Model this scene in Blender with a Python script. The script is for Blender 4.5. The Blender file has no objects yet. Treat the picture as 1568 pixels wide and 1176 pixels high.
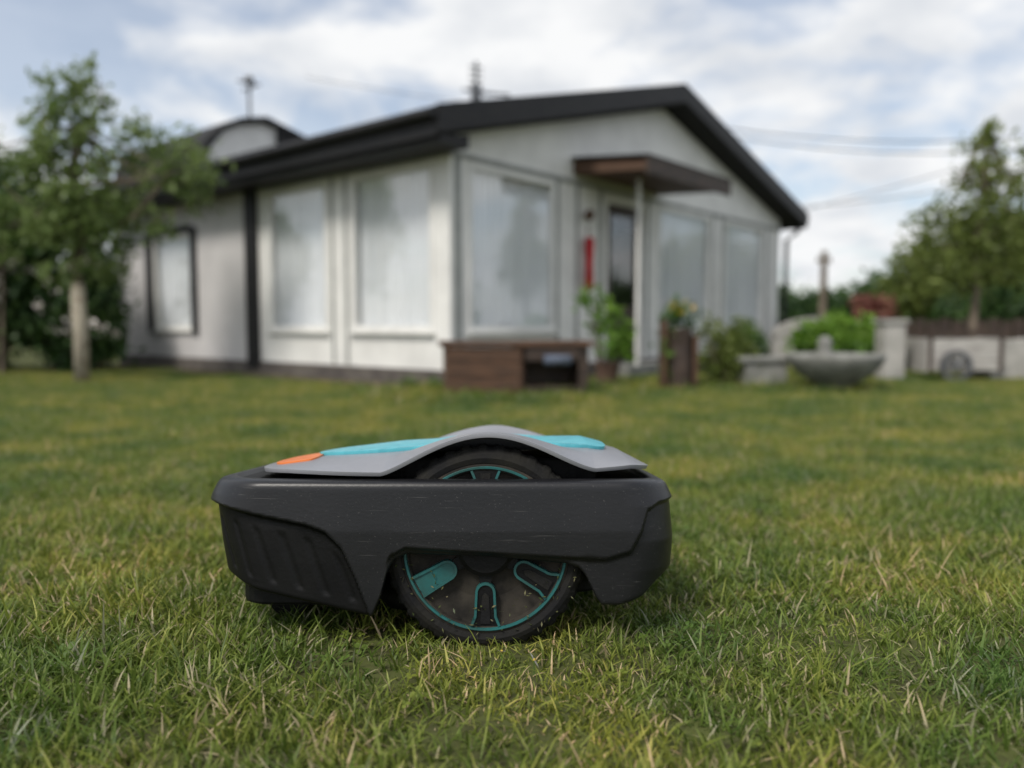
import bpy, math, numpy as np
from mathutils import Vector
R = np.random.RandomState(7)
scene = bpy.context.scene
D = bpy.data
def link(o, parent=None):
    scene.collection.objects.link(o)
    if parent: o.parent = parent
    return o
def empty(name, loc=(0,0,0), rot=(0,0,0)):
    e = D.objects.new(name, None); e.location = loc; e.rotation_euler = rot; e.empty_display_size=.1
    return link(e)
def G(y):
    y = np.asarray(y, float)
    return np.where(y > 1.0, -.22*(1-np.exp(-np.clip(y-1.0,0,200)/2.2)), 0.0)
def gz(x,y):
    return G(y)+.006*np.sin(x*2.3+1)*np.sin(y*1.9)+.003*np.sin(x*7+y*5)
# ---------------- materials
def mat(name, c1, c2=None, rough=.6, scale=8., metal=0., bump=0., bscale=60., stretch=(1,1,1), detail=5, trans=0., spec=.5, lo=.35, hi=.65):
    m = D.materials.new(name); m.use_nodes = True; nt = m.node_tree; N = nt.nodes; L = nt.links
    b = N['Principled BSDF']; b.inputs['Roughness'].default_value = rough; b.inputs['Metallic'].default_value = metal
    b.inputs['Specular IOR Level'].default_value = spec
    c2 = c2 or tuple(v*.8 for v in c1)
    tc = N.new('ShaderNodeTexCoord'); mp = N.new('ShaderNodeMapping'); mp.inputs['Scale'].default_value = stretch
    L.new(tc.outputs['Object'], mp.inputs['Vector'])
    n = N.new('ShaderNodeTexNoise'); n.inputs['Scale'].default_value = scale; n.inputs['Detail'].default_value = detail
    L.new(mp.outputs[0], n.inputs['Vector'])
    r = N.new('ShaderNodeValToRGB'); r.color_ramp.elements[0].color = (*c1,1); r.color_ramp.elements[1].color = (*c2,1)
    r.color_ramp.elements[0].position = lo; r.color_ramp.elements[1].position = hi
    L.new(n.outputs['Fac'], r.inputs[0]); L.new(r.outputs[0], b.inputs['Base Color'])
    if bump:
        n2 = N.new('ShaderNodeTexNoise'); n2.inputs['Scale'].default_value = bscale; n2.inputs['Detail'].default_value = 6
        L.new(mp.outputs[0], n2.inputs['Vector'])
        bp = N.new('ShaderNodeBump'); bp.inputs['Strength'].default_value = bump; bp.inputs['Distance'].default_value = .002
        L.new(n2.outputs['Fac'], bp.inputs['Height']); L.new(bp.outputs[0], b.inputs['Normal'])
    return m
def leafmat(name, dark, mid, light, trans=.35, dry=None, rough=.5, patch=0.):
    m = D.materials.new(name); m.use_nodes = True; nt = m.node_tree; N = nt.nodes; L = nt.links
    b = N['Principled BSDF']; out = N['Material Output']
    b.inputs['Roughness'].default_value = rough; b.inputs['Specular IOR Level'].default_value = .3
    at = N.new('ShaderNodeAttribute'); at.attribute_name = 'var'
    r = N.new('ShaderNodeValToRGB'); e = r.color_ramp.elements
    e[0].color = (*dark,1); e[0].position = 0; e[1].color = (*light,1); e[1].position = .9 if dry else 1
    x = e.new(.5); x.color = (*mid,1)
    if dry:
        x = e.new(.93); x.color = (*dry,1)
    L.new(at.outputs['Fac'], r.inputs[0]); col = r.outputs[0]
    if patch:
        g = N.new('ShaderNodeNewGeometry')
        for sc,c0,c1,p0,p1 in ((1.9,(.58,.72,.72),(1.30,1.10,1.0),.38,.62),(8.,(.70,.80,.85),(1.28,1.12,1.12),.38,.62)):
            n = N.new('ShaderNodeTexNoise'); n.inputs['Scale'].default_value = sc; n.inputs['Detail'].default_value = 5
            L.new(g.outputs['Position'], n.inputs['Vector'])
            r2 = N.new('ShaderNodeValToRGB'); r2.color_ramp.elements[0].position = p0; r2.color_ramp.elements[1].position = p1
            r2.color_ramp.elements[0].color = (*c0,1); r2.color_ramp.elements[1].color = (*c1,1)
            L.new(n.outputs['Fac'], r2.inputs[0])
            mx = N.new('ShaderNodeMix'); mx.data_type = 'RGBA'; mx.blend_type = 'MULTIPLY'; mx.inputs[0].default_value = patch
            L.new(col, mx.inputs[6]); L.new(r2.outputs[0], mx.inputs[7]); col = mx.outputs[2]
    L.new(col, b.inputs['Base Color'])
    t = N.new('ShaderNodeBsdfTranslucent'); L.new(col, t.inputs['Color'])
    ms = N.new('ShaderNodeMixShader'); ms.inputs[0].default_value = trans
    L.new(b.outputs[0], ms.inputs[1]); L.new(t.outputs[0], ms.inputs[2]); L.new(ms.outputs[0], out.inputs['Surface'])
    return m
# ---------------- mesh builder
class MB:
    def __init__(s): s.v=[]; s.f=[]; s.m=[]
    def add(s, vs, fs, mi=0):
        o=len(s.v); s.v+= [tuple(map(float,p)) for p in vs]; s.f+=[tuple(i+o for i in f) for f in fs]; s.m+=[mi]*len(fs)
    def box(s,x0,x1,y0,y1,z0,z1,mi=0):
        s.add([(x0,y0,z0),(x1,y0,z0),(x1,y1,z0),(x0,y1,z0),(x0,y0,z1),(x1,y0,z1),(x1,y1,z1),(x0,y1,z1)],
              [(0,3,2,1),(4,5,6,7),(0,1,5,4),(1,2,6,5),(2,3,7,6),(3,0,4,7)],mi)
    def prism(s,pts,axis,d0,d1,mi=0):
        n=len(pts)
        def mk(p,d): return (p[0],d,p[1]) if axis=='y' else ((d,p[0],p[1]) if axis=='x' else (p[0],p[1],d))
        vs=[mk(p,d0) for p in pts]+[mk(p,d1) for p in pts]
        s.add(vs,[tuple(range(n)),tuple(range(2*n-1,n-1,-1))]+[(i,(i+1)%n,n+(i+1)%n,n+i) for i in range(n)],mi)
    def tube(s,pts,rad,seg=8,mi=0,cap=True):
        pts=[Vector(p) for p in pts]; vs=[]; n=len(pts)
        for i,p in enumerate(pts):
            d=(pts[min(i+1,n-1)]-pts[max(i-1,0)]).normalized()
            a=d.cross(Vector((0,0,1))) if abs(d.z)<.95 else d.cross(Vector((1,0,0)))
            a.normalize(); b=d.cross(a); r=rad[i] if hasattr(rad,'__len__') else rad
            for k in range(seg):
                t=2*math.pi*k/seg; vs.append(p+a*math.cos(t)*r+b*math.sin(t)*r)
        fs=[(i*seg+k,i*seg+(k+1)%seg,(i+1)*seg+(k+1)%seg,(i+1)*seg+k) for i in range(n-1) for k in range(seg)]
        if cap: fs+=[tuple(range(seg-1,-1,-1)),tuple(range((n-1)*seg,n*seg))]
        s.add(vs,fs,mi)
    def lathe(s,prof,axis='z',c=(0,0,0),seg=48,mi=0,closed=False):
        vs=[];n=len(prof)
        for k in range(seg):
            t=2*math.pi*k/seg
            for r,h in prof:
                if axis=='z': vs.append((c[0]+r*math.cos(t),c[1]+r*math.sin(t),c[2]+h))
                else: vs.append((c[0]+r*math.cos(t),c[1]+h,c[2]+r*math.sin(t)))
        m=n if closed else n-1
        s.add(vs,[(k*n+i,((k+1)%seg)*n+i,((k+1)%seg)*n+(i+1)%n,k*n+(i+1)%n) for k in range(seg) for i in range(m)],mi)
    def obj(s,name,mats,parent=None,smooth=False,bevel=0,loc=(0,0,0)):
        me=D.meshes.new(name); me.from_pydata(s.v,[],s.f); 
        for m in mats: me.materials.append(m)
        me.polygons.foreach_set('material_index',s.m)
        if smooth: me.polygons.foreach_set('use_smooth',[True]*len(s.f))
        import bmesh
        bm=bmesh.new(); bm.from_mesh(me); bmesh.ops.recalc_face_normals(bm,faces=bm.faces); bm.to_mesh(me); bm.free()
        me.update(); o=D.objects.new(name,me); o.location=loc; link(o,parent)
        if bevel:
            b=o.modifiers.new('bev','BEVEL'); b.width=bevel; b.segments=2; b.limit_method='ANGLE'
        return o
def leaves_mesh(name, C, size, mats, parent=None, var=None, elong=1.6, loc=(0,0,0)):
    n=len(C); u=R.normal(size=(n,3)); u/=np.linalg.norm(u,axis=1)[:,None]
    w=R.normal(size=(n,3)); w-= (w*u).sum(1)[:,None]*u; w/=np.linalg.norm(w,axis=1)[:,None]
    s=size*R.uniform(.6,1.3,n)[:,None]
    V=np.stack([C-u*s*elong*.5, C+w*s*.42, C+u*s*elong*.5, C-w*s*.42],1).reshape(-1,3)
    me=D.meshes.new(name); me.vertices.add(4*n); me.vertices.foreach_set('co',V.ravel())
    me.loops.add(4*n); me.loops.foreach_set('vertex_index',np.arange(4*n,dtype=np.int32))
    me.polygons.add(n); me.polygons.foreach_set('loop_start',np.arange(0,4*n,4,dtype=np.int32)); me.polygons.foreach_set('loop_total',np.full(n,4,dtype=np.int32))
    me.update(); me.validate()
    a=me.attributes.new('var','FLOAT','FACE'); a.data.foreach_set('value',(R.rand(n) if var is None else var).astype(np.float32))
    for m in mats: me.materials.append(m)
    o=D.objects.new(name,me); o.location=loc; link(o,parent); return o
def blobs(bl):
    P=[];V=[]
    for c,r,k,n,sg in bl:
        d=R.normal(size=(k,3)); d/=np.linalg.norm(d,axis=1)[:,None]; rr=R.rand(k)**.45
        cc=np.array(c)+d*rr[:,None]*np.array(r)
        sh=R.rand(k)
        for i in range(k):
            m=int(n*R.uniform(.4,1.5)); p=cc[i]+R.normal(size=(m,3))*sg*R.uniform(.6,1.3)
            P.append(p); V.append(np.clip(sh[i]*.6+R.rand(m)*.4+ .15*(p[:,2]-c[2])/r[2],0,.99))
    return np.concatenate(P),np.concatenate(V)
# ---------------- palette
M_white=mat('white_paint',(.83,.82,.79),(.72,.71,.685),.5,3.,bump=.1)
M_wall=mat('wall_render',(.62,.60,.60),(.53,.515,.515),.85,2.,bump=.4,bscale=90)
M_grey=mat('grey_trim',(.34,.35,.33),(.25,.26,.25),.6)
M_black=mat('black_timber',(.010,.010,.012),(.020,.019,.019),.55,12,spec=.3)
M_roof=mat('roof_felt',(.020,.020,.022),(.040,.040,.040),.85,20,bump=.4,spec=.2)
M_plinth=mat('plinth_concrete',(.13,.115,.10),(.075,.065,.06),.9,6,bump=.5)
M_curtain=mat('net_curtain',(.92,.93,.94),(.80,.82,.83),.9,2,stretch=(9,9,.4))
M_dark=mat('dark_interior',(.02,.022,.024),(.04,.04,.04),.7)
M_wood=mat('weathered_wood',(.13,.065,.035),(.05,.028,.018),.7,5,stretch=(1,8,8),bump=.5)
M_woodg=mat('grey_wood',(.50,.48,.45),(.32,.30,.28),.8,5,stretch=(1,8,8),bump=.5)
M_wooddark=mat('dark_wood',(.07,.045,.032),(.03,.02,.016),.6,6,stretch=(1,6,6))
M_conc=mat('concrete',(.27,.27,.25),(.17,.17,.155),.9,9,bump=.5)
M_stone=mat('pale_stone',(.46,.44,.41),(.32,.31,.285),.9,5,bump=.5)
M_red=mat('red_fabric',(.45,.02,.025),(.30,.015,.02),.8)
M_bark=mat('bark',(.20,.16,.12),(.09,.07,.05),.9,14,stretch=(1,1,.3),bump=.8)
M_lime=mat('limewashed_bark',(.42,.38,.30),(.25,.21,.16),.9,14,bump=.6)
M_metal=mat('mast_metal',(.22,.23,.24),(.12,.12,.13),.5,10,metal=.6)
M_soil=mat('soil_bed',(.10,.07,.045),(.05,.035,.025),.95,12,bump=.8)
gm=D.materials.new('window_glass'); gm.use_nodes=True; N=gm.node_tree.nodes; L=gm.node_tree.links; N.remove(N['Principled BSDF'])
tr=N.new('ShaderNodeBsdfTransparent'); tr.inputs[0].default_value=(.98,.985,.99,1); gl=N.new('ShaderNodeBsdfGlossy'); gl.inputs['Roughness'].default_value=.06
nn=N.new('ShaderNodeTexNoise'); nn.inputs['Scale'].default_value=1.5; bb=N.new('ShaderNodeBump'); bb.inputs['Strength'].default_value=.15; bb.inputs['Distance'].default_value=.02
L.new(nn.outputs['Fac'],bb.inputs['Height']); L.new(bb.outputs[0],gl.inputs['Normal'])
mx=N.new('ShaderNodeMixShader'); mx.inputs[0].default_value=.13
L.new(tr.outputs[0],mx.inputs[1]); L.new(gl.outputs[0],mx.inputs[2]); L.new(mx.outputs[0],N['Material Output'].inputs['Surface'])
M_glass=gm
# ================= WORLD
w=D.worlds.new("World"); scene.world=w; w.use_nodes=True; nt=w.node_tree; N=nt.nodes; L=nt.links
bg=N['Background']; bg.inputs[1].default_value=.145
sky=N.new('ShaderNodeTexSky'); sky.sky_type='NISHITA'; sky.sun_disc=False
EL,AZ=52,217
sky.sun_elevation=math.radians(EL); sky.sun_rotation=math.radians(AZ); sky.dust_density=1.5
tc=N.new('ShaderNodeTexCoord'); sp=N.new('ShaderNodeSeparateXYZ'); L.new(tc.outputs['Generated'],sp.inputs[0])
def math_(op,a,b):
    n=N.new('ShaderNodeMath'); n.operation=op
    for i,x in enumerate((a,b)):
        if isinstance(x,(int,float)): n.inputs[i].default_value=x
        else: L.new(x,n.inputs[i])
    return n.outputs[0]
zz=math_('ADD',math_('MAXIMUM',sp.outputs[2],0.),.20)
cb=N.new('ShaderNodeCombineXYZ'); L.new(math_('DIVIDE',sp.outputs[0],zz),cb.inputs[0]); L.new(math_('DIVIDE',sp.outputs[1],zz),cb.inputs[1])
cb.inputs[2].default_value=.7
n1=N.new('ShaderNodeTexNoise'); n1.inputs['Scale'].default_value=2.0; n1.inputs['Detail'].default_value=8; n1.inputs['Roughness'].default_value=.56; n1.inputs['Distortion'].default_value=.25
L.new(cb.outputs[0],n1.inputs['Vector'])
r1=N.new('ShaderNodeValToRGB'); r1.color_ramp.elements[0].position=.40; r1.color_ramp.elements[1].position=.55
r1.color_ramp.elements[0].color=(.36,.36,.36,1); L.new(n1.outputs['Fac'],r1.inputs[0])
n2=N.new('ShaderNodeTexNoise'); n2.inputs['Scale'].default_value=3.2; n2.inputs['Detail'].default_value=6; L.new(cb.outputs[0],n2.inputs['Vector'])
r2=N.new('ShaderNodeValToRGB'); r2.color_ramp.elements[0].position=.36; r2.color_ramp.elements[1].position=.58
r2.color_ramp.elements[0].color=(5.1,5.3,5.6,1); r2.color_ramp.elements[1].color=(6.6,6.65,6.7,1); L.new(n2.outputs['Fac'],r2.inputs[0])
mx=N.new('ShaderNodeMix'); mx.data_type='RGBA'; L.new(r1.outputs[0],mx.inputs[0]); L.new(sky.outputs[0],mx.inputs[6]); L.new(r2.outputs[0],mx.inputs[7])
L.new(mx.outputs[2],bg.inputs[0])
sl=D.lights.new('sun','SUN'); sl.energy=2.9; sl.angle=math.radians(14); sl.color=(1,.95,.87)
so=link(D.objects.new('sun',sl)); e,a=math.radians(EL),math.radians(AZ)
so.rotation_euler=Vector((math.sin(a)*math.cos(e),math.cos(a)*math.cos(e),math.sin(e))).to_track_quat('Z','Y').to_euler()
# ================= GROUND
xs=np.concatenate([-np.geomspace(300,6,14),np.linspace(-5.5,5.5,56),np.geomspace(6,300,14)])
ys=np.concatenate([[-100,-30,-8,-3,-1],np.linspace(-.5,10,106),np.geomspace(10.5,500,16)])
X,Y=np.meshgrid(xs,ys); fade=np.clip(1.3-(np.abs(X)+np.abs(Y))/20,0,1)
Z=G(Y)+fade*(gz(X,Y)-G(Y)); nx,ny=len(xs),len(ys)
mb=MB(); mb.add(np.stack([X,Y,Z],-1).reshape(-1,3),[(j*nx+i,j*nx+i+1,(j+1)*nx+i+1,(j+1)*nx+i) for j in range(ny-1) for i in range(nx-1)])
M_ground=mat('lawn_ground',(.085,.10,.03),(.055,.055,.026),.95,30,bump=.8,detail=8,spec=.1)
ground=mb.obj('lawn_ground',[M_ground],smooth=True)
# ================= GRASS
M_grass=leafmat('grass_blade',(.085,.135,.024),(.205,.275,.045),(.39,.425,.12),.36,dry=(.55,.48,.30),patch=.9)
def patch(name,n,rad,seed,clover=0,hmul=1.):
    r=np.random.RandomState(seed)
    a=r.rand(n)*2*np.pi; q=np.sqrt(r.rand(n))*rad
    base=np.stack([q*np.cos(a),q*np.sin(a),np.full(n,-.004)],1)
    tuft=r.rand(n,1); cen=base[r.randint(0,n//12,n)]; base=np.where(tuft<.45,cen+r.normal(size=(n,3))*[.009,.009,0],base)
    L_=np.clip(r.lognormal(np.log(.0215),.42,n),.009,.058)*hmul; wd=r.uniform(.0008,.0018,n)
    az=r.rand(n)*2*np.pi; lean=np.clip(r.normal(.7,.4,n),.05,1.6); curl=r.uniform(.1,.9,n)
    d=np.stack([np.cos(az),np.sin(az)],1); tw=r.rand(n)*np.pi; sx=np.stack([np.cos(tw),np.sin(tw),np.zeros(n)],1)
    ts=[0,.4,.75,1.]; V=[]
    for k,t in enumerate(ts):
        th=lean+curl*t*.9
        h=L_*t*np.cos(np.clip(th*.75,0,1.45)); o=L_*t*np.sin(np.clip(th*.75,0,1.45))
        c=base+np.stack([d[:,0]*o,d[:,1]*o,h],1)
        if k<3:
            ww=wd*[1,.9,.55][k]; V+= [c-sx*ww[:,None],c+sx*ww[:,None]]
        else: V.append(c)
    V=np.stack(V,1); nv=7
    vs=V.reshape(-1,3).tolist(); fs=[];var=[]
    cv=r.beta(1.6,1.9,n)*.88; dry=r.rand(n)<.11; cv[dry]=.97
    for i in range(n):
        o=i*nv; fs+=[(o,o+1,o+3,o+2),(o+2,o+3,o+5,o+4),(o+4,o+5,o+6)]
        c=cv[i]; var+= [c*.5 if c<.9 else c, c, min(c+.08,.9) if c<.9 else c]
    for i in range(clover):
        a_=r.rand()*2*np.pi; q_=r.rand()**.7*rad*.8; cx,cy=q_*np.cos(a_),q_*np.sin(a_); h=r.uniform(.007,.018); s=r.uniform(.003,.006); t0=r.rand()*6
        nrm=r.normal(size=2)*.3
        for k in range(3):
            t=t0+k*2.094; o=len(vs)
            pts=[(0,0),(.6,.55),(1.25,.5),(1.4,0),(1.25,-.5),(.6,-.55)]
            for (p,q2) in pts:
                X_=s*(p*np.cos(t)-q2*np.sin(t)); Y_=s*(p*np.sin(t)+q2*np.cos(t)); vs.append([cx+X_,cy+Y_,h+X_*nrm[0]+Y_*nrm[1]+abs(q2)*s*.3])
            fs.append(tuple(range(o,o+6))); var.append(.22+.25*r.rand())
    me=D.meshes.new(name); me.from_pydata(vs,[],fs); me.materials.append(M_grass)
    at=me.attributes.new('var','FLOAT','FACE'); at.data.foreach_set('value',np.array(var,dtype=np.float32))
    return D.objects.new(name,me)
col=D.collections.new('grass_patches')
NV=8
for i in range(NV):
    col.objects.link(patch('grass_tuft_%d'%i,2600,.20,100+i,clover=[0,0,35,0,70,10,0,20][i],hmul=[1,.85,.9,1.15,.8,1.,.75,1.25][i]))
P=[];S=[]
y=.30
while y<11.5:
    sp_=.205
    hw=.78*y+.9; k=int(2*hw/sp_)
    for i in range(k+1): P.append((-hw+i*sp_+R.uniform(-.05,.05),y+R.uniform(-.05,.05)))
    y+=sp_
P=np.array(P); S=R.uniform(.85,1.18,len(P))
ex=[(R.uniform(-.75,.8),6.75+R.choice([-1,1])*R.uniform(.2,.42)) for _ in range(34)]+[(R.uniform(1.1,3.4),R.uniform(7.1,7.9)) for _ in range(16)]
P=np.concatenate([P,ex]); S=np.concatenate([S,R.uniform(1.8,3.2,len(ex))])
th=math.radians(50); CX0,CY0=-.585,7.6
la=(P[:,0]-CX0)*math.cos(th)+(P[:,1]-CY0)*math.sin(th); lb=-(P[:,0]-CX0)*math.sin(th)+(P[:,1]-CY0)*math.cos(th)
kp=~((la>-.15)&(lb>-.15)); P=P[kp]; S=S[kp]
me=D.meshes.new('lawn_grass'); me.from_pydata(np.column_stack([P,gz(P[:,0],P[:,1])]).tolist(),[],[])
n=len(P)
for nm,ty,val in (('rot','FLOAT',R.rand(n)*6.283),('scl','FLOAT',S),('idx','INT',R.randint(0,NV,n))):
    a_=me.attributes.new(nm,ty,'POINT'); a_.data.foreach_set('value',val.astype(np.float32 if ty=='FLOAT' else np.int32))
grass=link(D.objects.new('lawn_grass',me))
ng=D.node_groups.new('scatter','GeometryNodeTree'); ng.interface.new_socket('Geometry',in_out='INPUT',socket_type='NodeSocketGeometry'); ng.interface.new_socket('Geometry',in_out='OUTPUT',socket_type='NodeSocketGeometry')
N=ng.nodes; L=ng.links; gi=N.new('NodeGroupInput'); go=N.new('NodeGroupOutput'); ip=N.new('GeometryNodeInstanceOnPoints'); ci=N.new('GeometryNodeCollectionInfo')
ci.inputs['Collection'].default_value=col; ci.inputs['Separate Children'].default_value=True; ci.inputs['Reset Children'].default_value=True
def na(nm,ty):
    x=N.new('GeometryNodeInputNamedAttribute'); x.data_type=ty; x.inputs['Name'].default_value=nm; return x.outputs['Attribute']
cx=N.new('ShaderNodeCombineXYZ'); L.new(na('rot','FLOAT'),cx.inputs[2])
L.new(gi.outputs[0],ip.inputs['Points']); L.new(ci.outputs[0],ip.inputs['Instance']); ip.inputs['Pick Instance'].default_value=True
L.new(na('idx','INT'),ip.inputs['Instance Index']); L.new(cx.outputs[0],ip.inputs['Rotation']); L.new(na('scl','FLOAT'),ip.inputs['Scale'])
L.new(ip.outputs[0],go.inputs[0])
grass.modifiers.new('scatter','NODES').node_group=ng
# daisies
M_petal=mat('daisy_petal',(.66,.63,.58),(.52,.46,.44),.6); M_yel=mat('daisy_centre',(.6,.42,.05),(.5,.33,.03),.7)
mb=MB()
fl=[(-.85,1.9),(.52,1.95),(1.25,2.3),(.42,1.55),(.025,.875),(-.012,.905),(.9,1.35),(-1.6,2.6),(2.1,3.2),(-.6,2.4),(1.1,3.3),(.3,2.6),(1.5,2.9),(-1.2,1.7)]
for (fx,fy) in fl:
    h=.016+R.rand()*.008; z0=float(gz(fx,fy)); c=np.array((fx,fy,z0+h)); tl=R.normal(size=2)*.6; sc_=.6
    mb.tube([(fx,fy,z0),tuple(c)],.0007,5,2)
    for k in range(13):
        t=k*6.283/13+R.rand()*.1; u=np.array((math.cos(t),math.sin(t),0)); v=np.array((-math.sin(t),math.cos(t),0))
        pts=[c+(u*.002-v*.0008)*sc_,c+(u*.007-v*.0014)*sc_,c+u*.0095*sc_,c+(u*.007+v*.0014)*sc_,c+(u*.002+v*.0008)*sc_]
        pts=[p+np.array((0,0,(p[0]-c[0])*tl[0]+(p[1]-c[1])*tl[1]+.001)) for p in pts]
        mb.add(pts,[(0,1,2,3,4)],0)
    mb.lathe([(0.0001,.0022),(.0011,.002),(.0016,.0008),(.0016,0)],'z',tuple(c),10,1)
M_stem=mat('stem',(.08,.16,.03),None,.6)
mb.obj('daisy_flowers',[M_petal,M_yel,M_stem])
# ================= MOWER
M_band=mat('mower_bumper_plastic',(.0085,.0088,.0105),(.0125,.0125,.0145),.38,14,bump=.08,bscale=300,stretch=(.5,1,1),spec=.42)
M_blk=mat('mower_black_plastic',(.0035,.0035,.004),(.006,.006,.006),.5,20,bump=.2,bscale=200,spec=.22)
M_shell=mat('mower_grey_shell',(.245,.25,.272),(.21,.215,.235),.33,8,bump=.06,bscale=300)
M_teal=mat('mower_teal_panel',(.10,.43,.50),(.07,.34,.41),.35,60,detail=8,lo=.45,hi=.72)
M_orange=mat('mower_orange_panel',(.75,.20,.04),(.6,.15,.03),.4,10)
M_rub=mat('tyre_rubber',(.007,.007,.008),(.016,.015,.012),.8,25,bump=.5,bscale=150,spec=.25)
M_wteal=mat('wheel_teal',(.010,.115,.115),(.015,.07,.065),.5,40)
M_dirt=mat('dusty_wheel_plastic',(.045,.039,.031),(.015,.0135,.012),.85,30,bump=.5,spec=.2)
nt=M_band.node_tree; N=nt.nodes; L=nt.links; pb=N['Principled BSDF']
tc=N.new('ShaderNodeTexCoord'); mp=N.new('ShaderNodeMapping'); mp.inputs['Scale'].default_value=(6,40,160); mp.inputs['Rotation'].default_value=(0,.25,0); L.new(tc.outputs['Object'],mp.inputs[0])
sn=N.new('ShaderNodeTexNoise'); sn.inputs['Scale'].default_value=2.2; sn.inputs['Detail'].default_value=4; L.new(mp.outputs[0],sn.inputs['Vector'])
sr=N.new('ShaderNodeValToRGB'); sr.color_ramp.elements[0].position=.66; sr.color_ramp.elements[1].position=.74; L.new(sn.outputs['Fac'],sr.inputs[0])
dn=N.new('ShaderNodeTexNoise'); dn.inputs['Scale'].default_value=420; dn.inputs['Detail'].default_value=2; L.new(tc.outputs['Object'],dn.inputs['Vector'])
dr=N.new('ShaderNodeValToRGB'); dr.color_ramp.elements[0].position=.68; dr.color_ramp.elements[1].position=.74; L.new(dn.outputs['Fac'],dr.inputs[0])
ad=N.new('ShaderNodeMath'); ad.operation='MAXIMUM'; L.new(sr.outputs[0],ad.inputs[0]); L.new(dr.outputs[0],ad.inputs[1])
ml=N.new('ShaderNodeMath'); ml.operation='MULTIPLY'; ml.inputs[1].default_value=.35; L.new(ad.outputs[0],ml.inputs[0])
mx=N.new('ShaderNodeMix'); mx.data_type='RGBA'; L.new(ml.outputs[0],mx.inputs[0]); L.new(pb.inputs['Base Color'].links[0].from_socket,mx.inputs[6]); mx.inputs[7].default_value=(.13,.125,.12,1); L.new(mx.outputs[2],pb.inputs['Base Color'])
MX=-.09
mower=empty('robotic_lawn_mower',(MX,.940,0.0),(math.radians(-5.5),0,0))
LOC=(-MX,0,0)
xL,xR,yN,yF=-.395,.214,0.,.37
def perim(step=.0022):
    pts=[]; rl,rr=.085,.070
    def arc(cx,cy,r,a0,a1):
        n=max(3,int(r*abs(a1-a0)/step))
        for k in range(n): 
            a=a0+(a1-a0)*k/n; pts.append((cx+r*math.cos(a),cy+r*math.sin(a),math.cos(a),math.sin(a)))
    def line(p,q,nx_,ny_):
        n=int(math.dist(p,q)/step)
        for k in range(n): t=k/n; pts.append((p[0]+(q[0]-p[0])*t,p[1]+(q[1]-p[1])*t,nx_,ny_))
    pi=math.pi
    line((xL+rl,yN),(xR-rr,yN),0,-1); arc(xR-rr,yN+rr,rr,-pi/2,0); line((xR,yN+rr),(xR,yF-rr),1,0); arc(xR-rr,yF-rr,rr,0,pi/2)
    line((xR-rr,yF),(xL+rl,yF),0,1); arc(xL+rl,yF-rl,rl,pi/2,pi); line((xL,yF-rl),(xL,yN+rl),-1,0); arc(xL+rl,yN+rl,rl,pi,1.5*pi)
    return np.array(pts)
PP=perim(); px_,py_,nx_,ny_=PP.T; ncol=len(PP)
bul=.006*np.cos(np.clip((px_+.09)/.30,-1,1)*np.pi/2)
ss=lambda t: np.clip(t,0,1)**2*(3-2*np.clip(t,0,1))
zlow=np.interp(px_,[-.40,-.36,-.20,-.178,-.170,-.160,-.152,-.145,-.128,-.03,.066,.082,.090,.103,.110,.13,.166,.19,.214],
                   [.092,.086,.050,.045,.047,.070,.100,.114,.1225,.119,.110,.1045,.095,.068,.0585,.0580,.067,.084,.097])
ztop=np.interp(px_,[-.4,-.3,.15,.214],[.2115,.2115,.2115,.2085])
zb=np.interp(px_,[-.395,-.36,-.25,-.228,-.208,-.190,-.174,-.168,-.157,-.150,-.13,.05,.115,.145,.159,.168,.185,.22],
                 [.182,.178,.156,.148,.128,.090,.047,.02,.02,.118,.1295,.1185,.115,.124,.149,.174,.182,.184])
rows=64; mbm=MB(); VV=[]; kind=[]
for j in range(rows+1):
    t=j/rows; z=zlow+(ztop-zlow)*t
    fr=ss((-.30-px_)/.08); re=ss((px_-.13)/.07)
    insF=np.interp(z,[.04,.09,.13,.178,.191,.216],[.022,.013,.006,.0,.004,.016])
    insR=np.interp(z,[.04,.07,.10,.135,.18,.216],[.030,.012,.003,.0,.004,.020])
    insM=np.interp(z,[.04,.11,.15,.20,.216],[.004,.001,0,.003,.005])
    ins=insM*(1-fr)*(1-re)+insF*fr+insR*re
    inside=ss((zb-z)/.005+.5)
    front=px_<-.163
    dep=np.where(front,.011,.006)
    ins=ins+inside*dep
    rib=np.where(front&(px_>-.385),.0011*ss((np.sin((px_+.35*z)*2*np.pi/.030)-.45)/.4)*ss((zb-z-.012)/.01)*ss((z-zlow-.012)/.006),0)
    ins=ins+rib*1.5
    dt=(z-(ztop-.009))/.009; ins=ins+np.where(dt>0,.009*(1-np.sqrt(np.clip(1-np.clip(dt,0,1)**2,0,1))),0)
    db=((zlow+.004)-z)/.004; ins=ins+np.where(db>0,.003*np.clip(db,0,1)**2,0)
    VV.append(np.stack([px_-nx_*(ins-bul*np.abs(ny_)),py_-ny_*(ins-bul*np.abs(ny_)),z],1)); kind.append((z<zb-.001)&front)
last=VV[-1]; first=VV[0]
def off(A,d,zv): return np.stack([A[:,0]-nx_*d,A[:,1]-ny_*d,zv],1)
inner_low=[off(first,.004,zlow+.0),off(first,.005,zlow+.02)]
top_in=[off(last,.010,ztop+.0005),off(last,.014,ztop-.004)]
allr=[inner_low[1],inner_low[0]]+VV+top_in
kinds=[kind[0]*0>1]*2+kind+[kind[0]*0>1]*2
vs=np.concatenate(allr); fs=[];ms=[]
for j in range(len(allr)-1):
    for i in range(ncol):
        i2=(i+1)%ncol; fs.append((j*ncol+i,j*ncol+i2,(j+1)*ncol+i2,(j+1)*ncol+i)); ms.append(1 if (kinds[j][i] or j<1) else 0)
fs.append(tuple(range((len(allr)-1)*ncol,len(allr)*ncol))); ms.append(1)
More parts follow.
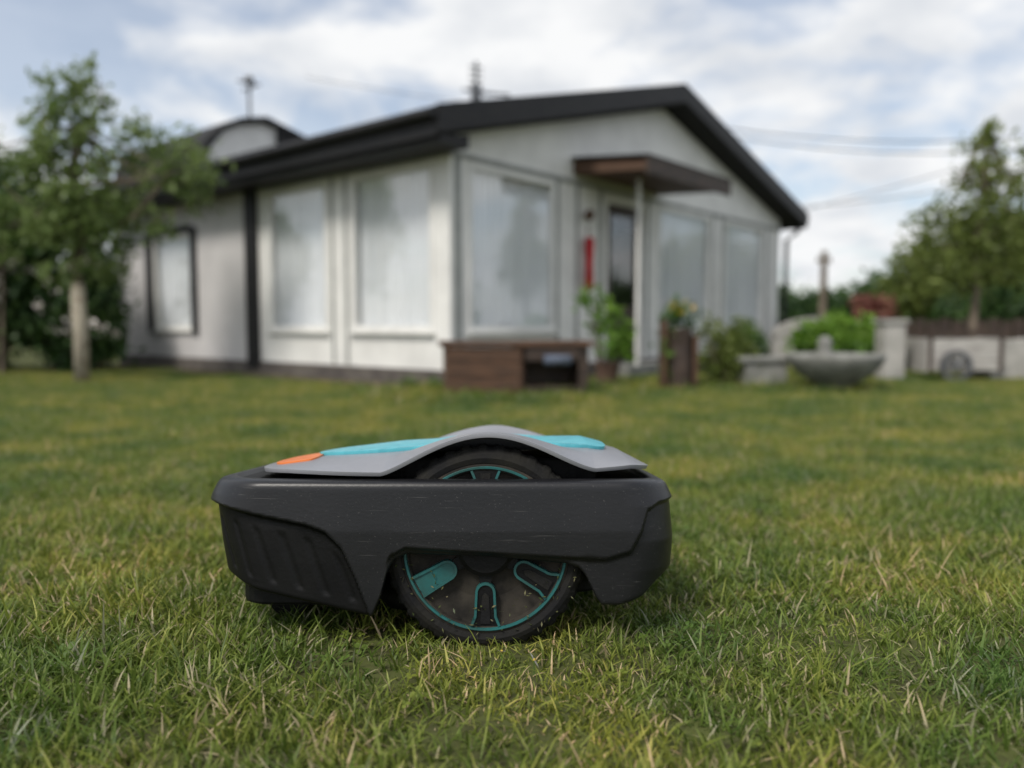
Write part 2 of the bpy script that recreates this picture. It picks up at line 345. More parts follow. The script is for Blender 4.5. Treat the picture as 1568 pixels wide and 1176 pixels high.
mbm.v=vs.tolist(); mbm.f=fs; mbm.m=ms
mbm.obj('bumper_body',[M_band,M_blk],mower,smooth=True,loc=LOC)
yc=(yN+yF)/2
def hwid(x,x0,x1,h,p0=3.0,p1=4.0):
    xm=(x0+x1)/2; xi=np.clip(np.abs(x-xm)/((x1-x0)/2),0,1); p=np.where(x<xm,p0,p1)
    return h*np.clip(1-xi**p,0,1)**(1/p)
HW=.180
def Sz(x,y):
    v=np.clip(np.abs(y-yc)/HW,0,1)
    edge=np.interp(x,[-.33,-.28,.12,.185],[.217,.219,.219,.218])
    cen=np.interp(x,[-.335,-.30,-.25,-.16,-.06,.10,.15,.19],[.2205,.227,.235,.246,.252,.253,.240,.219])
    s=edge+(cen-edge)*(1-v**2.4)
    u=np.clip((x+.029)/.133,-1,1); A=(.5*(1+np.cos(np.pi*u)))**.60
    g=ss((v-.42)/.33)
    return s+A*g*np.maximum(.2685-s,0)
def sheet(name,x0,x1,h,yc0,fz,m,parent,thick,nx=150,ny=90,p0=3.,p1=4.):
    t=np.linspace(0,np.pi,nx); xs_=(x0+x1)/2-(x1-x0)/2*np.cos(t)*.9995; V=[]
    for x in xs_:
        hw=float(hwid(x,x0,x1,h,p0,p1)); yy=yc0+np.linspace(-1,1,ny)*hw
        V.append(np.stack([np.full(ny,x),yy,fz(np.full(ny,x),yy)],1))
    top=np.array(V).reshape(-1,3)
    b=MB(); fs=[(i*ny+j,(i+1)*ny+j,(i+1)*ny+j+1,i*ny+j+1) for i in range(nx-1) for j in range(ny-1)]
    b.add(top,fs); o=b.obj(name,[m],parent,smooth=True,loc=LOC)
    if o.data.polygons[len(fs)//2].normal.z<0: o.data.flip_normals()
    s=o.modifiers.new('sol','SOLIDIFY'); s.thickness=thick; s.offset=-1
    bv=o.modifiers.new('bv','BEVEL'); bv.width=.0015; bv.segments=2; bv.angle_limit=math.radians(50)
    return o
sheet('top_shell',-.338,.186,HW-.003,yc,Sz,M_shell,mower,.0050,nx=220,ny=140,p0=3.6)
sheet('teal_cover',-.275,.128,.098,yc,lambda x,y:Sz(x,y)+.0045,M_teal,mower,.007,p0=2.6,p1=9)
sheet('orange_panel',-.328,-.262,.098,yc,lambda x,y:Sz(x,y)+.0022,M_orange,mower,.005,nx=40,ny=40,p0=2.4,p1=8)
b=MB()
def rbox(b,x0,x1,y0,y1,z0,z1,r,mi=0):
    pts=[]
    for cx_,cy_,a0 in ((x1-r,y0+r,-90),(x1-r,y1-r,0),(x0+r,y1-r,90),(x0+r,y0+r,180)):
        for k in range(7): a_=math.radians(a0+15*k); pts.append((cx_+r*math.cos(a_),cy_+r*math.sin(a_)))
    b.prism(pts,'z',z0,z1,mi)
rbox(b,-.350,-.185,.040,.330,.050,.19,.045); rbox(b,-.17,.115,.085,.285,.055,.234,.03); rbox(b,.11,.18,.04,.33,.075,.19,.03)
b.lathe([(.001,.030),(.105,.030),(.11,.038),(.11,.07)],'z',(-.1,.185,0),40)
b.obj('chassis',[M_blk],mower,loc=LOC,bevel=.004)
for k,yy in enumerate((.12,.25)):
    c=MB(); c.lathe([(.001,-.015),(.028,-.014),(.031,-.007),(.031,.007),(.028,.014),(.001,.015)],'y',(-.30,yy,.046),32)
    c.box(-.312,-.288,yy-.008,yy+.008,.066,.10); c.obj('caster_wheel_%d'%(k+1),[M_blk],mower,loc=LOC,smooth=False)
def ribbon(b,pts,wd,y0,y1,mi):
    pts=np.array(pts,float); n=len(pts); d=np.gradient(pts,axis=0); d/=np.linalg.norm(d,axis=1)[:,None]; nr=np.stack([-d[:,1],d[:,0]],1)
    a=pts+nr*wd/2; c=pts-nr*wd/2
    vs=[(p[0],y0,p[1]) for p in a]+[(p[0],y0,p[1]) for p in c]+[(p[0],y1,p[1]) for p in a]+[(p[0],y1,p[1]) for p in c]
    fs=[]
    for i in range(n-1): fs+=[(i,i+1,n+i+1,n+i),(i,2*n+i,2*n+i+1,i+1),(n+i,n+i+1,3*n+i+1,3*n+i)]
    b.add(vs,fs,mi)
def wheel(name,cy,sgn):
    W=MB(); cx_,cz=-.033,.1255; seg=216; K=1.055
    prof=[(.098*K,.006),(.100*K,.001),(.106*K,-.001),(.111*K,.0005),(.1165*K,.005),(.119*K,.010),(.1195*K,.022),(.119*K,.036),(.115*K,.043),(.098*K,.045)]
    vs=[];n=len(prof)
    for k in range(seg):
        t=2*math.pi*k/seg; lug=.0022 if (k%6)<3 else -.0005
        for i,(r,h) in enumerate(prof):
            rr=r+(lug if 4<i<8 else (lug*.5 if i in(4,8) else 0)); vs.append((cx_+rr*math.cos(t),cy+sgn*h,cz+rr*math.sin(t)))
    W.add(vs,[(k*n+i,((k+1)%seg)*n+i,((k+1)%seg)*n+i+1,k*n+i+1) for k in range(seg) for i in range(n-1)],0)
    W.lathe([(.0995*K,sgn*.002),(.0965*K,sgn*.0005),(.0915*K,sgn*.002),(.090*K,sgn*.009),(.06*K,sgn*.013),(.03*K,sgn*.010),(.0001,sgn*.010)],'y',(cx_,cy,cz),96,2)
    W.lathe([(.0965*K,sgn*-.0002),(.0958*K,sgn*-.0010),(.0936*K,sgn*-.0008),(.0926*K,sgn*.003)],'y',(cx_,cy,cz),96,1)
    W.lathe([(.036,sgn*.012),(.035,sgn*.001),(.03,-sgn*.001),(.0001,-sgn*.001)],'y',(cx_,cy,cz),48,3)
    for k in range(6):
        ph=math.radians(270+60*k); ur=np.array((math.cos(ph),math.sin(ph))); uq=np.array((-ur[1],ur[0])); c0=np.array((cx_,cz))
        P_=lambda r,q: c0+ur*r*K+uq*q*K
        fl_=.0125 if k==5 else .0165
        cap=[P_(.052-.0105*math.sin(a_),-.0105*math.cos(a_)) for a_ in np.linspace(.2,math.pi-.2,9)]
        fill=[P_(.091,-fl_),P_(.080,-.0118),P_(.052,-.0105)]+cap+[P_(.052,.0105),P_(.080,.0118),P_(.091,fl_)]
        W.prism([tuple(p) for p in fill],'y',cy+sgn*.0015,cy+sgn*.012,1 if k==5 else 3)
        ribbon(W,fill,.0030,cy+sgn*(-.0005),cy+sgn*.012,1)
        W.prism([tuple(P_(.045,-.006)),tuple(P_(.045,.006)),tuple(P_(.02,.01)),tuple(P_(.02,-.01))],'y',cy+sgn*.004,cy+sgn*.012,3)
        if k!=5:
            g_=[P_(.088,-.006),P_(.056,-.004),P_(.052,0),P_(.056,.004),P_(.088,.006)]
            W.prism([tuple(p) for p in g_],'y',cy+sgn*.0000,cy+sgn*.01,0)
    return W.obj(name,[M_rub,M_wteal,M_dirt,M_blk],mower,loc=LOC)
wheel('drive_wheel_1',.019,1); wheel('drive_wheel_2',.351,-1)
cl=[]
for q in range(110):
    a_=R.uniform(math.pi,2*math.pi); r_=R.uniform(.07,.126)
    cl.append((-.033+r_*math.cos(a_),.0168,.1255+r_*math.sin(a_)))
cl=np.array(cl); cl=cl[cl[:,2]<.11]
M_clip=leafmat('grass_clippings',(.04,.06,.015),(.10,.11,.04),(.20,.18,.10),.2)
leaves_mesh('grass_clippings',cl,.0026,[M_clip],mower,elong=2.4,loc=LOC)
# ================= HOUSE
house=empty('white_bungalow',(CX0,CY0,-.22),(0,0,th))
class WB(MB):
    def w(s,wall,s0,s1,d0,d1,z0,z1,mi=0):
        if wall=='a': s.box(s0,s1,d0,d1,z0,z1,mi)
        else: s.box(d0,d1,s0,s1,z0,z1,mi)
walls=WB(); frames=WB(); glass=WB(); trim=WB()
GB,GT=.55,2.18
curt=MB()
def win(wall,s0,s1,z0,z1,curtain=True,fr=0):
    f=.055
    frames.w(wall,s0,s0+f,-.012,.06,z0,z1,fr); frames.w(wall,s1-f,s1,-.012,.06,z0,z1,fr)
    frames.w(wall,s0+f,s1-f,-.012,.06,z0,z0+f,fr); frames.w(wall,s0+f,s1-f,-.012,.06,z1-f,z1,fr)
    frames.w(wall,s0-.02,s1+.02,-.05,-.013,z0-.03,z0-.002,0)
    glass.w(wall,s0+f,s1-f,.02,.024,z0+f,z1-f)
    if curtain:
        n=int((s1-s0)/.012); ss_=np.linspace(s0+.01,s1-.01,n); dd=.082+.015*np.sin(ss_*60+2*np.sin(ss_*9))+.009*np.sin(ss_*23)
        vs=[]
        for a_,d_ in zip(ss_,dd):
            for z in (z0+.02,z1-.02): vs.append((a_,d_,z) if wall=='a' else (d_,a_,z))
        curt.add(vs,[(2*i,2*i+2,2*i+3,2*i+1) for i in range(n-1)])
for s0,s1 in ((.25,1.65),(3.89,5.41),(5.85,7.32)): win('a',s0,s1,GB,GT)
for s0,s1 in ((.22,1.46),(1.86,2.99)): win('b',s0,s1,GB,GT)
win('b',4.75,5.84,.55,1.84,True,0)
walls.box(-.0,.25,0,.22,.18,GT+.07)
for s0,s1 in ((1.65,2.57),(3.55,3.89),(5.41,5.85),(7.32,8.0)): walls.w('a',s0,s1,0,.12,.18,GT+.07)
for s0,s1 in ((.25,1.65),(3.89,5.41),(5.85,7.32)):
    walls.w('a',s0,s1,0.004,.12,.18,GB); walls.w('a',s0,s1,0.004,.12,GT,GT+.07)
walls.w('a',2.57,3.55,0.004,.12,2.15,GT+.07)
for s0,s1 in ((1.46,1.86),(2.99,3.2)): walls.w('b',s0,s1,0,.12,.18,GT+.07)
for s0,s1 in ((.22,1.46),(1.86,2.99)):
    walls.w('b',s0,s1,0.004,.12,.18,GB); walls.w('b',s0,s1,0.004,.12,GT,GT+.07)
walls.prism([(0,GT+.07),(8,GT+.07),(8,2.39),(4,3.43),(0,2.39)],'y',0,.12)
walls.w('b',.12,3.2,.002,.12,GT+.07,2.38)
walls.w('b',3.2,4.75,-.004,.14,.18,2.38,1); walls.w('b',5.84,6.95,-.004,.14,.18,2.38,1)
walls.w('b',4.75,5.84,-.004,.14,.18,.55,1); walls.w('b',4.75,5.84,-.004,.14,1.84,2.38,1)
walls.box(0.14,7.86,6.8,6.95,.18,2.38,1); walls.box(7.86,8.0,.12,6.95,.18,2.38,1)
walls.prism([(0,2.38),(8,2.38),(4,3.42)],'y',6.8,6.95,1)
walls.box(-.03,8.03,-.03,.2,0,.18,2); walls.box(-.03,.2,.2,6.97,0,.18,2); walls.box(.2,8.03,.2,6.97,0,.15,2)
walls.obj('walls',[M_white,M_wall,M_plinth],house)
frames.obj('window_frames',[M_white],house,bevel=.004); glass.obj('window_glass',[M_glass],house); curt.obj('curtains',[M_curtain],house,smooth=True)
trim.w('a',.0,8.0,-.02,-.002,GT+.02,GT+.065); trim.w('b',0.0,3.2,-.02,-.002,GT+.02,GT+.065)
for s in (1.66,2.03,2.50,3.60,5.46,5.76,7.42): trim.w('a',s,s+.05,-.014,-.002,.2,GT+.018)
for s in (1.52,1.76): trim.w('b',s,s+.035,-.014,-.002,.2,GT+.018)
trim.w('a',.06,.15,-.008,-.002,.2,GT+.018)
trim.w('b',3.2,3.42,-.06,-.006,0.1,2.36,1)
trim.w('b',4.64,4.75,-.05,-.006,.5,1.9,1); trim.w('b',5.84,6.0,-.05,-.006,.5,1.9,1); trim.w('b',4.75,5.84,-.05,-.013,1.845,1.93,1)
trim.obj('trim',[M_grey,M_black],house)
d=WB()
d.w('a',2.57,2.65,-.03,.08,.18,2.149,0); d.w('a',3.47,3.55,-.03,.08,.18,2.149,0); d.w('a',2.65,3.47,-.03,.08,2.07,2.149,0)
d.w('a',2.65,2.77,.0,.05,.18,2.07,1); d.w('a',3.35,3.47,.0,.05,.18,2.07,1); d.w('a',2.77,3.35,0,.05,1.95,2.07,1); d.w('a',2.77,3.35,0,.05,.18,.85,1)
d.w('a',2.77,3.35,.02,.03,.85,1.95,2); d.w('a',2.40,3.7,-.5,-.032,0,.15,3); d.w('a',3.37,3.4,-.05,0,1.05,1.15,4)
d.w('a',2.77,3.35,.3,.32,.18,2.0,5)
d.obj('front_door',[M_white,M_wooddark,M_glass,M_conc,M_metal,M_dark],house,bevel=.003)
rf=MB()
prof=[(-.42,2.50),(4,3.66),(8.42,2.50),(8.42,2.31),(8.36,2.29),(4,3.45),(-.36,2.29),(-.42,2.31)]
rf.prism(prof,'y',-.28,7.3,0)
for s in (0,1):
    A=(-.45,2.53) if s==0 else (8.45,2.53)
    rf.prism([A,(4,3.70),(4,3.47),(A[0],2.29)],'y',-.315,-.282,1)
rf.box(-.455,-.424,-.28,7.3,2.27,2.52,1); rf.box(8.424,8.455,-.28,7.3,2.27,2.52,1)
rf.prism([(-.40,2.22),(-.02,2.22),(-.02,2.345),(-.40,2.28)],'y',-.27,7.2,1)
rf.obj('roof',[M_roof,M_black],house)
g=MB()
for ax in (-.50,8.50):
    g.tube([(ax,-.3,2.45),(ax,7.3,2.42)],.048,10,0)
g.tube([(8.5,-.2,2.42),(8.3,-.18,2.2),(8.06,-.1,2.05),(8.06,-.08,.1)],.04,8,0)
g.obj('gutter_and_downpipe',[M_black],house)
c=MB()
c.prism([(-.002,2.46),(-.95,2.36),(-.95,2.25),(-.002,2.31)],'x',1.98,3.9,0)
c.box(1.95,3.93,-.99,-.952,2.20,2.39,1); 
c.prism([(-.002,2.49),(-1.0,2.395),(-1.0,2.385),(-.002,2.48)],'x',1.93,3.95,2)
c.box(2.42,2.455,-.60,-.565,0.15,2.25,3)
c.obj('door_canopy',[M_wood,M_wooddark,M_roof,M_white],house)
c=MB(); c.tube([(2.18,-.07,1.75),(2.18,-.07,1.55)],.008,6,1)
c.lathe([(.001,0),(.05,-.01),(.06,-.06),(.045,-.3),(.055,-.55),(.02,-.62),(.001,-.62)],'z',(2.18,-.09,1.62),16,0)
c.lathe([(.001,.12),(.06,.08),(.05,0),(.001,-.02)],'z',(2.18,-.09,1.82),14,1)
c.obj('red_hanging_ornament',[M_red,M_wood],house,smooth=True)
c=MB(); prof=[(1.4,0),(1.4,3.0),(1.5,3.35),(1.75,3.65),(2.1,3.84),(2.6,3.95),(3.4,3.75),(4.6,3.3),(4.6,0)]
prof=[(x+.30,z+(.28 if z>0 else 0)) for x,z in prof]
c.prism(prof,'y',7.5,10.5,0)
rp=prof[1:-1]; up=[(x+(-.08 if x<1.85 else 0),z+.10) for x,z in rp]
for i in range(len(rp)-1): c.prism([rp[i],rp[i+1],up[i+1],up[i]],'y',7.38,10.7,1)
c.prism([(3.15,3.28),(4.85,3.28),(4.85,3.56),(3.70,4.0),(3.15,4.14)],'y',7.4,7.495,1)
c.obj('rear_annex',[M_white,M_roof],house)
def mast(name,a,b,z0,z1,kind):
    c=MB(); c.tube([(a,b,z0),(a,b,z1)],.028,8)
    if kind:
        c.tube([(a-.22,b,z1-.12),(a+.22,b,z1-.1)],.02,6); c.tube([(a,b-.2,z1-.2),(a,b+.2,z1-.2)],.02,6)
        c.lathe([(.001,.08),(.07,.05),(.09,0),(.07,-.05),(.001,-.08)],'z',(a,b,z1-.05),12)
    else:
        c.box(a-.06,a+.06,b-.06,b+.06,z0,z0+.75); c.tube([(a-.2,b+.1,z1-.45),(a+.4,b-.35,z1-.5)],.018,6)
        for k in range(5): c.tube([(a-.1,b+.05,z1-.08-k*.09),(a+.1,b-.05,z1-.08-k*.09)],.014,6)
        for k in range(4): c.tube([(a+.1+k*.08,b-.08-k*.07-.08,z1-.48),(a+.1+k*.08,b-.08-k*.07+.08,z1-.48)],.012,6)
    c.obj(name,[M_metal],house)
mast('roof_weather_mast',2.75,7.7,3.9,5.05,1); mast('roof_antenna',4,3.33,3.6,4.72,0)
mb=MB() 
def loc2(a,b): return (CX0+a*math.cos(th)-b*math.sin(th),CY0+a*math.sin(th)+b*math.cos(th))
for quad in ([(-.32,-.3),(-.32,7),(-.03,7),(-.03,-.03)],[(-.32,-.3),(-.03,-.03),(8.1,-.03),(8.1,-.42)]):
    pts=[]
    for i in range(4):
        p,q=quad[i],quad[(i+1)%4]
        for k in range(8): pts.append(loc2(p[0]+(q[0]-p[0])*k/8,p[1]+(q[1]-p[1])*k/8))
    mb.add([(x,y,float(gz(x,y))+.02) for x,y in pts],[tuple(range(32))])
mb.obj('soil_bed',[M_soil])
# ================= BENCH etc
def place(name,x,y,rz=0): 
    return empty(name,(x,y,float(gz(x,y))),(0,0,math.radians(rz)))
bn=place('wooden_bench',.03,6.75,8)
c=MB()
for k in range(3): c.box(-.64,.62,-.24+k*.165,-.24+k*.165+.155,.42,.465,0)
c.box(-.60,.02,-.22,-.185,.03,.415,0); c.box(-.6,-.55,-.18,.22,0,.418,0); c.box(.0,.05,-.18,.22,0,.418,0); c.box(.5,.58,-.21,.23,0,.418,1)
for k in range(3): c.box(-.598,.018,-.226,-.2205,.05+k*.125,.05+k*.125+.115,0)
c.box(.05,.5,.16,.2,.05,.415,1); c.box(.05,.5,-.2,.15,.06,.09,1); c.box(.05,.5,-.225,-.2,.30,.415,1)
c.obj('bench_boards',[M_wood,M_wooddark],bn,bevel=.006)
c=MB(); c.tube([(.2,-.26,.31),(.42,-.26,.31)],.045,10); M_blue=mat('blue_cloth',(.07,.09,.14),(.10,.12,.16),.8); c.obj('rolled_cloth',[M_blue],bn,smooth=True)
M_lf=leafmat('garden_leaf',(.03,.075,.015),(.07,.15,.025),(.15,.25,.05),.35)
M_lfl=leafmat('light_garden_leaf',(.06,.14,.015),(.13,.26,.03),(.24,.38,.06),.4)
M_lfd=leafmat('dark_hedge_leaf',(.014,.036,.012),(.035,.075,.02),(.08,.14,.035),.3)
M_lft=leafmat('orchard_leaf',(.07,.12,.03),(.16,.225,.065),(.28,.35,.14),.45)
M_lfo=leafmat('olive_leaf',(.07,.10,.022),(.15,.195,.045),(.26,.31,.09),.42)
M_lfr=leafmat('red_leaf',(.12,.04,.035),(.24,.09,.07),(.36,.18,.13),.3)
def plant(name,x,y,bl,size,m,rz=0,stems=True):
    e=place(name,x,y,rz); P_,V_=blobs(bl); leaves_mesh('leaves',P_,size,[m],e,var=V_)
    if stems:
        s=MB()
        for c_,r_,k_,n_,g_ in bl:
            for q in range(5): s.tube([(c_[0]*.3+R.normal()*.02,c_[1]*.3,0),(c_[0]+R.normal()*r_[0]*.4,c_[1]+R.normal()*r_[1]*.4,c_[2]+R.normal()*r_[2]*.3)],[.008,.003],5)
        s.obj('stems',[M_bark],e)
    return e
e=plant('log_planter',1.56,7.45,[((0,0,.70),(.18,.16,.14),16,36,.05),((-.12,-.08,.35),(.1,.1,.25),10,14,.04)],.03,M_lf,stems=False)
c=MB(); c.lathe([(.001,.02),(.12,.0),(.125,.2),(.11,.42),(.12,.58),(.10,.585),(.09,.54),(.001,.54)],'z',(0,0,0),14); c.obj('log',[M_wooddark],e)
c=MB(); c.box(-.17,-.13,-.1,.1,0,.66); c.box(.12,.16,-.08,.12,0,.52); c.obj('posts',[M_wood],e)
P_,V_=blobs([((0,-.05,.76),(.1,.1,.05),7,12,.02)]); leaves_mesh('yellow_flowers',P_,.035,[mat('yellow_petal',(.7,.45,.03),None,.6)],e,elong=1.)
plant('garden_shrub',2.15,7.9,[((0,0,.25),(.34,.28,.26),40,34,.05),((.0,0,.5),(.3,.2,.22),20,16,.05),((-.2,0,.6),(.1,.1,.14),5,10,.04)],.04,M_lfo)
e=plant('potted_climbing_plant',.95,7.95,[((0,0,.55),(.2,.2,.3),22,13,.05),((-.12,0,.85),(.2,.15,.18),12,10,.05),((.12,0,.35),(.15,.15,.15),10,14,.04)],.055,M_lfl)
c=MB(); c.lathe([(.001,0),(.09,0),(.12,.2),(.13,.2),(.13,.23),(.11,.23),(.10,.18),(.001,.18)],'z',(0,0,0),20); c.obj('pot',[mat('dark_clay',(.12,.07,.05),None,.9)],e)
plant('low_border_plants',-.3,7.05,[((x_,0,.05),(.15,.12,.07),9,25,.03) for x_ in (-.6,-.3,.0)],.03,M_lf,stems=False)
plant('garden_shrub.001',3.35,11.6,[((0,0,.35),(.3,.3,.35),30,40,.06)],.05,M_lf)
e=place('concrete_bowl_planter',2.98,7.35)
c=MB(); c.lathe([(.001,0),(.16,0),(.17,.05),(.20,.07),(.33,.15),(.41,.25),(.43,.30),(.43,.33),(.38,.33),(.36,.28),(.001,.25)],'z',(0,0,0),40); c.obj('bowl',[M_conc],e,smooth=True)
c=MB(); c.lathe([(.001,.50),(.05,.48),(.07,.42),(.05,.38),(.09,.34),(.09,.26)],'z',(-.1,0,0),16); c.obj('fountain_stub',[M_conc],e,smooth=True)
c=MB(); c.box(-.75,-.35,.25,.6,.0,.24); c.box(-.8,-.33,.22,.63,.241,.29); c.obj('stone_bench_block',[M_conc],e,bevel=.01)
plant('clipped_hedge',3.90,9.4,[((0,0,.42),(.56,.3,.27),95,60,.06)],.05,M_lfl)
e=place('stone_gate_pillar',4.24,8.95); c=MB(); c.box(-.12,.12,-.12,.12,0,.62); c.box(-.145,.145,-.145,.145,.621,.67); c.obj('pillar',[M_stone],e,bevel=.01)
e=place('curved_garden_wall',4.95,12.6); c=MB()
tt=np.linspace(-1,1,17); pr=[(t*.85,.40+.35*math.sqrt(max(0,1-t*t*.9))) for t in tt]; c.prism([(-.85,0)]+pr+[(.85,0)],'y',-.1,.1); c.obj('wall',[M_stone],e)
plant('red_leaf_shrub',5.35,11.9,[((0,0,.85),(.3,.25,.2),26,40,.05),((0,0,.4),(.2,.2,.3),12,20,.05)],.05,M_lfr)
e=place('garden_cart',4.95,8.95,-4); c=MB()
for k in range(3): c.box(-.38,.38,-.28,-.25,.12+k*.115,.12+k*.115+.105,0); c.box(-.38,.38,.25,.28,.12+k*.115,.12+k*.115+.105,0)
for sx in (-.41,.38): c.box(sx,sx+.03,-.28,.28,.1,.47,0)
c.box(-.38,.38,-.25,.25,.1,.12,0); c.box(-.42,.42,-.31,-.281,.5,.56,2); c.box(-.39,-.35,-.30,-.285,.1,.5,2); c.box(.35,.39,-.30,-.285,.1,.5,2)
c.lathe([(.13,-.02),(.17,-.02),(.17,.02),(.13,.02)],'y',(-.12,-.34,.17),32,1,closed=True)
for k in range(6): a_=k*math.pi/3; c.tube([(-.12,-.34,.17),(-.12+.14*math.cos(a_),-.34,.17+.14*math.sin(a_))],.010,5,1)
c.tube([(-.12,-.36,.17),(-.12,.3,.17)],.015,6,1); c.tube([(.4,0,.3),(.55,0,.45)],.018,6,1)
c.obj('cart_body',[M_woodg,M_metal,M_wooddark],e)
e=place('stone_trough',5.62,9.1); c=MB(); c.prism([(-.27,0),(.27,0),(.30,.46),(.24,.46),(.21,.2),(-.21,.2),(-.24,.46),(-.30,.46)],'y',-.2,.2); c.box(-.23,.23,-.2,-.17,.19,.459); c.obj('trough',[M_stone],e,bevel=.012)
e=place('wooden_fence',7.6,11.6); c=MB()
for k in range(26): c.box(-2.3+k*.18,-2.3+k*.18+.15,-.012,.012,.04,.68+.03*(k%2))
c.box(-2.35,2.4,.013,.05,.2,.28); c.box(-2.35,2.4,.013,.05,.50,.58); c.obj('boards',[M_wooddark],e)
# ================= TREES
def tree(name,x,y,trunk,r0,bl,size,m,bark,low=None):
    e=place(name,x,y); T=MB(); n=len(trunk)
    T.tube(trunk,[r0*(1-.75*i/(n-1)) for i in range(n)],10,0)
    for c_,r_,k_,n_,g_ in bl:
        for q in range(4):
            i=R.randint(n//2,n); s=np.array(trunk[i]); t_=np.array(c_)+R.normal(size=3)*np.array(r_)*.5
            mid=(s+t_)/2+np.array((0,0,-.08))+R.normal(size=3)*.05
            T.tube([tuple(s),tuple(mid),tuple(t_)],[r0*.26,r0*.16,r0*.06],6,0)
    if low: T.tube([(p[0],p[1],p[2]) for p in low[0]],low[1],12,1)
    T.obj('trunk',[bark,M_lime],e,smooth=True)
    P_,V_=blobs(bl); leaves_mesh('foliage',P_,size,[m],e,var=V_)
tree('orchard_tree',-4.62,8.55,[(0,0,0),(.01,0,.5),(-.02,0,1.0),(.04,0,1.5),(.0,0,2.1),(.05,0,2.7)],.070,
  [((.0,-.1,1.8),(.6,.5,.5),38,40,.09),((-.15,-.1,2.4),(.4,.35,.5),22,34,.08),((.12,0,2.95),(.35,.3,.38),16,28,.07),((-.2,.1,3.05),(.3,.25,.2),8,22,.06),
   ((.5,0,2.5),(.5,.4,.5),20,28,.08),((1.1,-.1,2.2),(.5,.35,.4),19,24,.08),((1.3,-.1,2.0),(.3,.25,.3),7,20,.07),((-.75,0,2.3),(.4,.3,.4),13,26,.08),((.6,0,1.75),(.5,.4,.35),16,26,.08),((-.6,0,1.6),(.45,.4,.45),18,32,.09),((.15,-.2,1.25),(.45,.4,.22),10,28,.08)],
  .060,M_lft,M_bark,low=([(0,0,-.02),(.005,0,.5),(-.015,0,1.05)],[.078,.074,.071]))
tree('slender_tree',5.5,9.55,[(0,0,0),(.0,0,.5),(.03,0,1.0),(.0,0,1.6),(.06,0,2.3),(.08,0,2.9)],.06,
  [((0,0,1.5),(.6,.5,.45),34,36,.1),((.05,0,2.0),(.5,.4,.4),28,32,.1),((.05,0,2.5),(.32,.3,.35),17,26,.08),((.12,0,2.85),(.2,.2,.2),8,20,.06),((.55,0,2.2),(.35,.3,.5),14,28,.09),((-.4,0,1.7),(.35,.3,.3),12,26,.09),((.7,0,1.4),(.4,.4,.4),16,30,.1)],
  .055,M_lfo,M_bark)
tree('broad_tree',8.6,14.5,[(0,0,0),(.05,0,.8),(0,0,1.4),(.1,0,2.0)],.14,
  [((0,0,1.7),(1.6,1.1,.7),110,55,.16),((-1.1,0,1.3),(.9,.8,.7),60,50,.15),((.9,0,2.1),(1.1,.9,.7),60,50,.15),((2.6,0,1.6),(1.2,1,.9),60,50,.15),((.2,0,.8),(1.6,.9,.5),60,50,.15)],
  .09,M_lfo,M_bark)
def hedge(name,x,y,bl,size,m,flowers=0):
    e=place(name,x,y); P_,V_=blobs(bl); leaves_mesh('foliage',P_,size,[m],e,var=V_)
    T=MB()
    for c_,r_,k_,n_,g_ in bl:
        for q in range(3): T.tube([(c_[0]+R.normal()*.2,c_[1],0),(c_[0]+R.normal()*r_[0]*.4,c_[1],c_[2])],[.03,.01],6)
    T.obj('stems',[M_bark],e)
    if flowers:
        q_=P_[(P_[:,1]<-.25)&(P_[:,2]>.5)&(P_[:,2]<1.5)]; i=R.choice(len(q_),flowers); F=np.repeat(q_[i]+np.array((.05,-.16,0)),12,axis=0)+R.normal(size=(flowers*12,3))*.03
        leaves_mesh('white_blossoms',F,.065,[M_petal],e,elong=1.1)
hedge('flowering_hedge',-7.2,10.6,[((-1.6,0,1.3),(1.6,.6,1.3),150,70,.14),((.3,-.1,1.2),(1.2,.6,1.2),130,75,.13),((1.35,-.05,1.0),(.72,.5,1.0),80,70,.12),((.4,0,2.2),(1.1,.5,.45),50,50,.12),((1.6,-.2,.45),(.55,.4,.45),50,60,.1)],.07,M_lfd,flowers=55)
hedge('light_hedge',-6.9,9.9,[((-.7,0,1.8),(.9,.4,.7),50,46,.12),((.3,0,1.9),(.5,.35,.5),22,40,.11)],.065,M_lf)
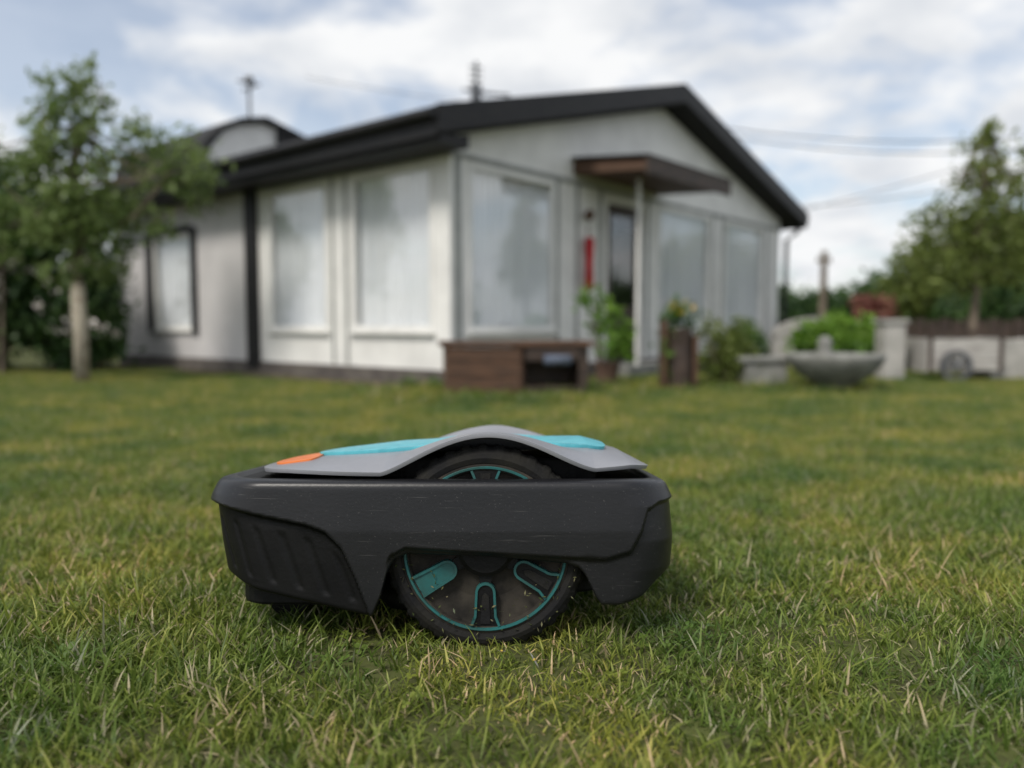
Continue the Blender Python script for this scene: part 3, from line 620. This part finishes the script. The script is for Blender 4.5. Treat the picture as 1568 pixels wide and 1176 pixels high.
hedge('dark_hedge',9.5,12.8,[((-1.9,0,.6),(.9,.5,.6),70,60,.13),((-.2,0,.75),(1.2,.5,.75),90,60,.13),((1.9,0,.9),(1.3,.5,.9),90,60,.13)],.08,M_lfd)
bl=[]
for k in range(46):
    a_=math.radians(-62+124*k/45+R.uniform(-1,1)); d_=R.uniform(38,55); h=R.uniform(.8,1.6)
    bl.append(((d_*math.sin(a_),d_*math.cos(a_),h),(R.uniform(2.5,4.),2.,h*1.05),46,60,.35))
P_,V_=blobs(bl); leaves_mesh('distant_trees',P_,.28,[M_lfd],None,var=V_)
def pole(name,x,y,h,r=.09,bar=.5):
    e=place(name,x,y); c=MB(); c.tube([(0,0,0),(0,0,h)],[r,r*.7],10); c.box(-bar,bar,-.05,.05,h-.35,h-.27)
    for s in (-bar*.8,0,bar*.8): c.lathe([(.001,.1),(.04,.08),(.05,0)],'z',(s,0,h-.27),8)
    c.obj('pole',[M_bark],e)
pole('utility_pole',9.7,25,2.9,.13,.22); pole('utility_pole.001',14.5,14.6,5.6)
c=MB()
def cable(p,q,sag,r=.011):
    pts=[tuple(np.array(p)*(1-t)+np.array(q)*t-np.array((0,0,sag*4*t*(1-t)))) for t in np.linspace(0,1,24)]; c.tube(pts,r,5)
cable((2.4,13.2,3.75),(14.5,14.6,4.9),.75,.009); cable((2.4,13.3,3.7),(14.5,14.6,4.75),.85,.009)
cable((4.95,13.9,2.35),(14.3,14.6,5.3),.15,.007); cable((4.9,13.8,2.4),(14.6,14.6,5.1),.5,.007); cable((-3.5,13.9,4.6),(2.5,13.2,3.7),.1,.005)
c.obj('overhead_cables',[M_black])
# ================= CAMERA
cd=D.cameras.new('camera'); cam=link(D.objects.new('camera',cd)); cam.location=(0,0,.40); cam.rotation_euler=(math.radians(90-4.26),0,0)
cd.sensor_width=36; cd.lens=28.03; cd.clip_start=.02; cd.clip_end=2000
cd.dof.use_dof=True; cd.dof.focus_distance=.955; cd.dof.aperture_fstop=2.2
scene.camera=cam
scene.view_settings.view_transform='Standard'; scene.view_settings.look='None'; scene.view_settings.exposure=0
print('grass pts',n)
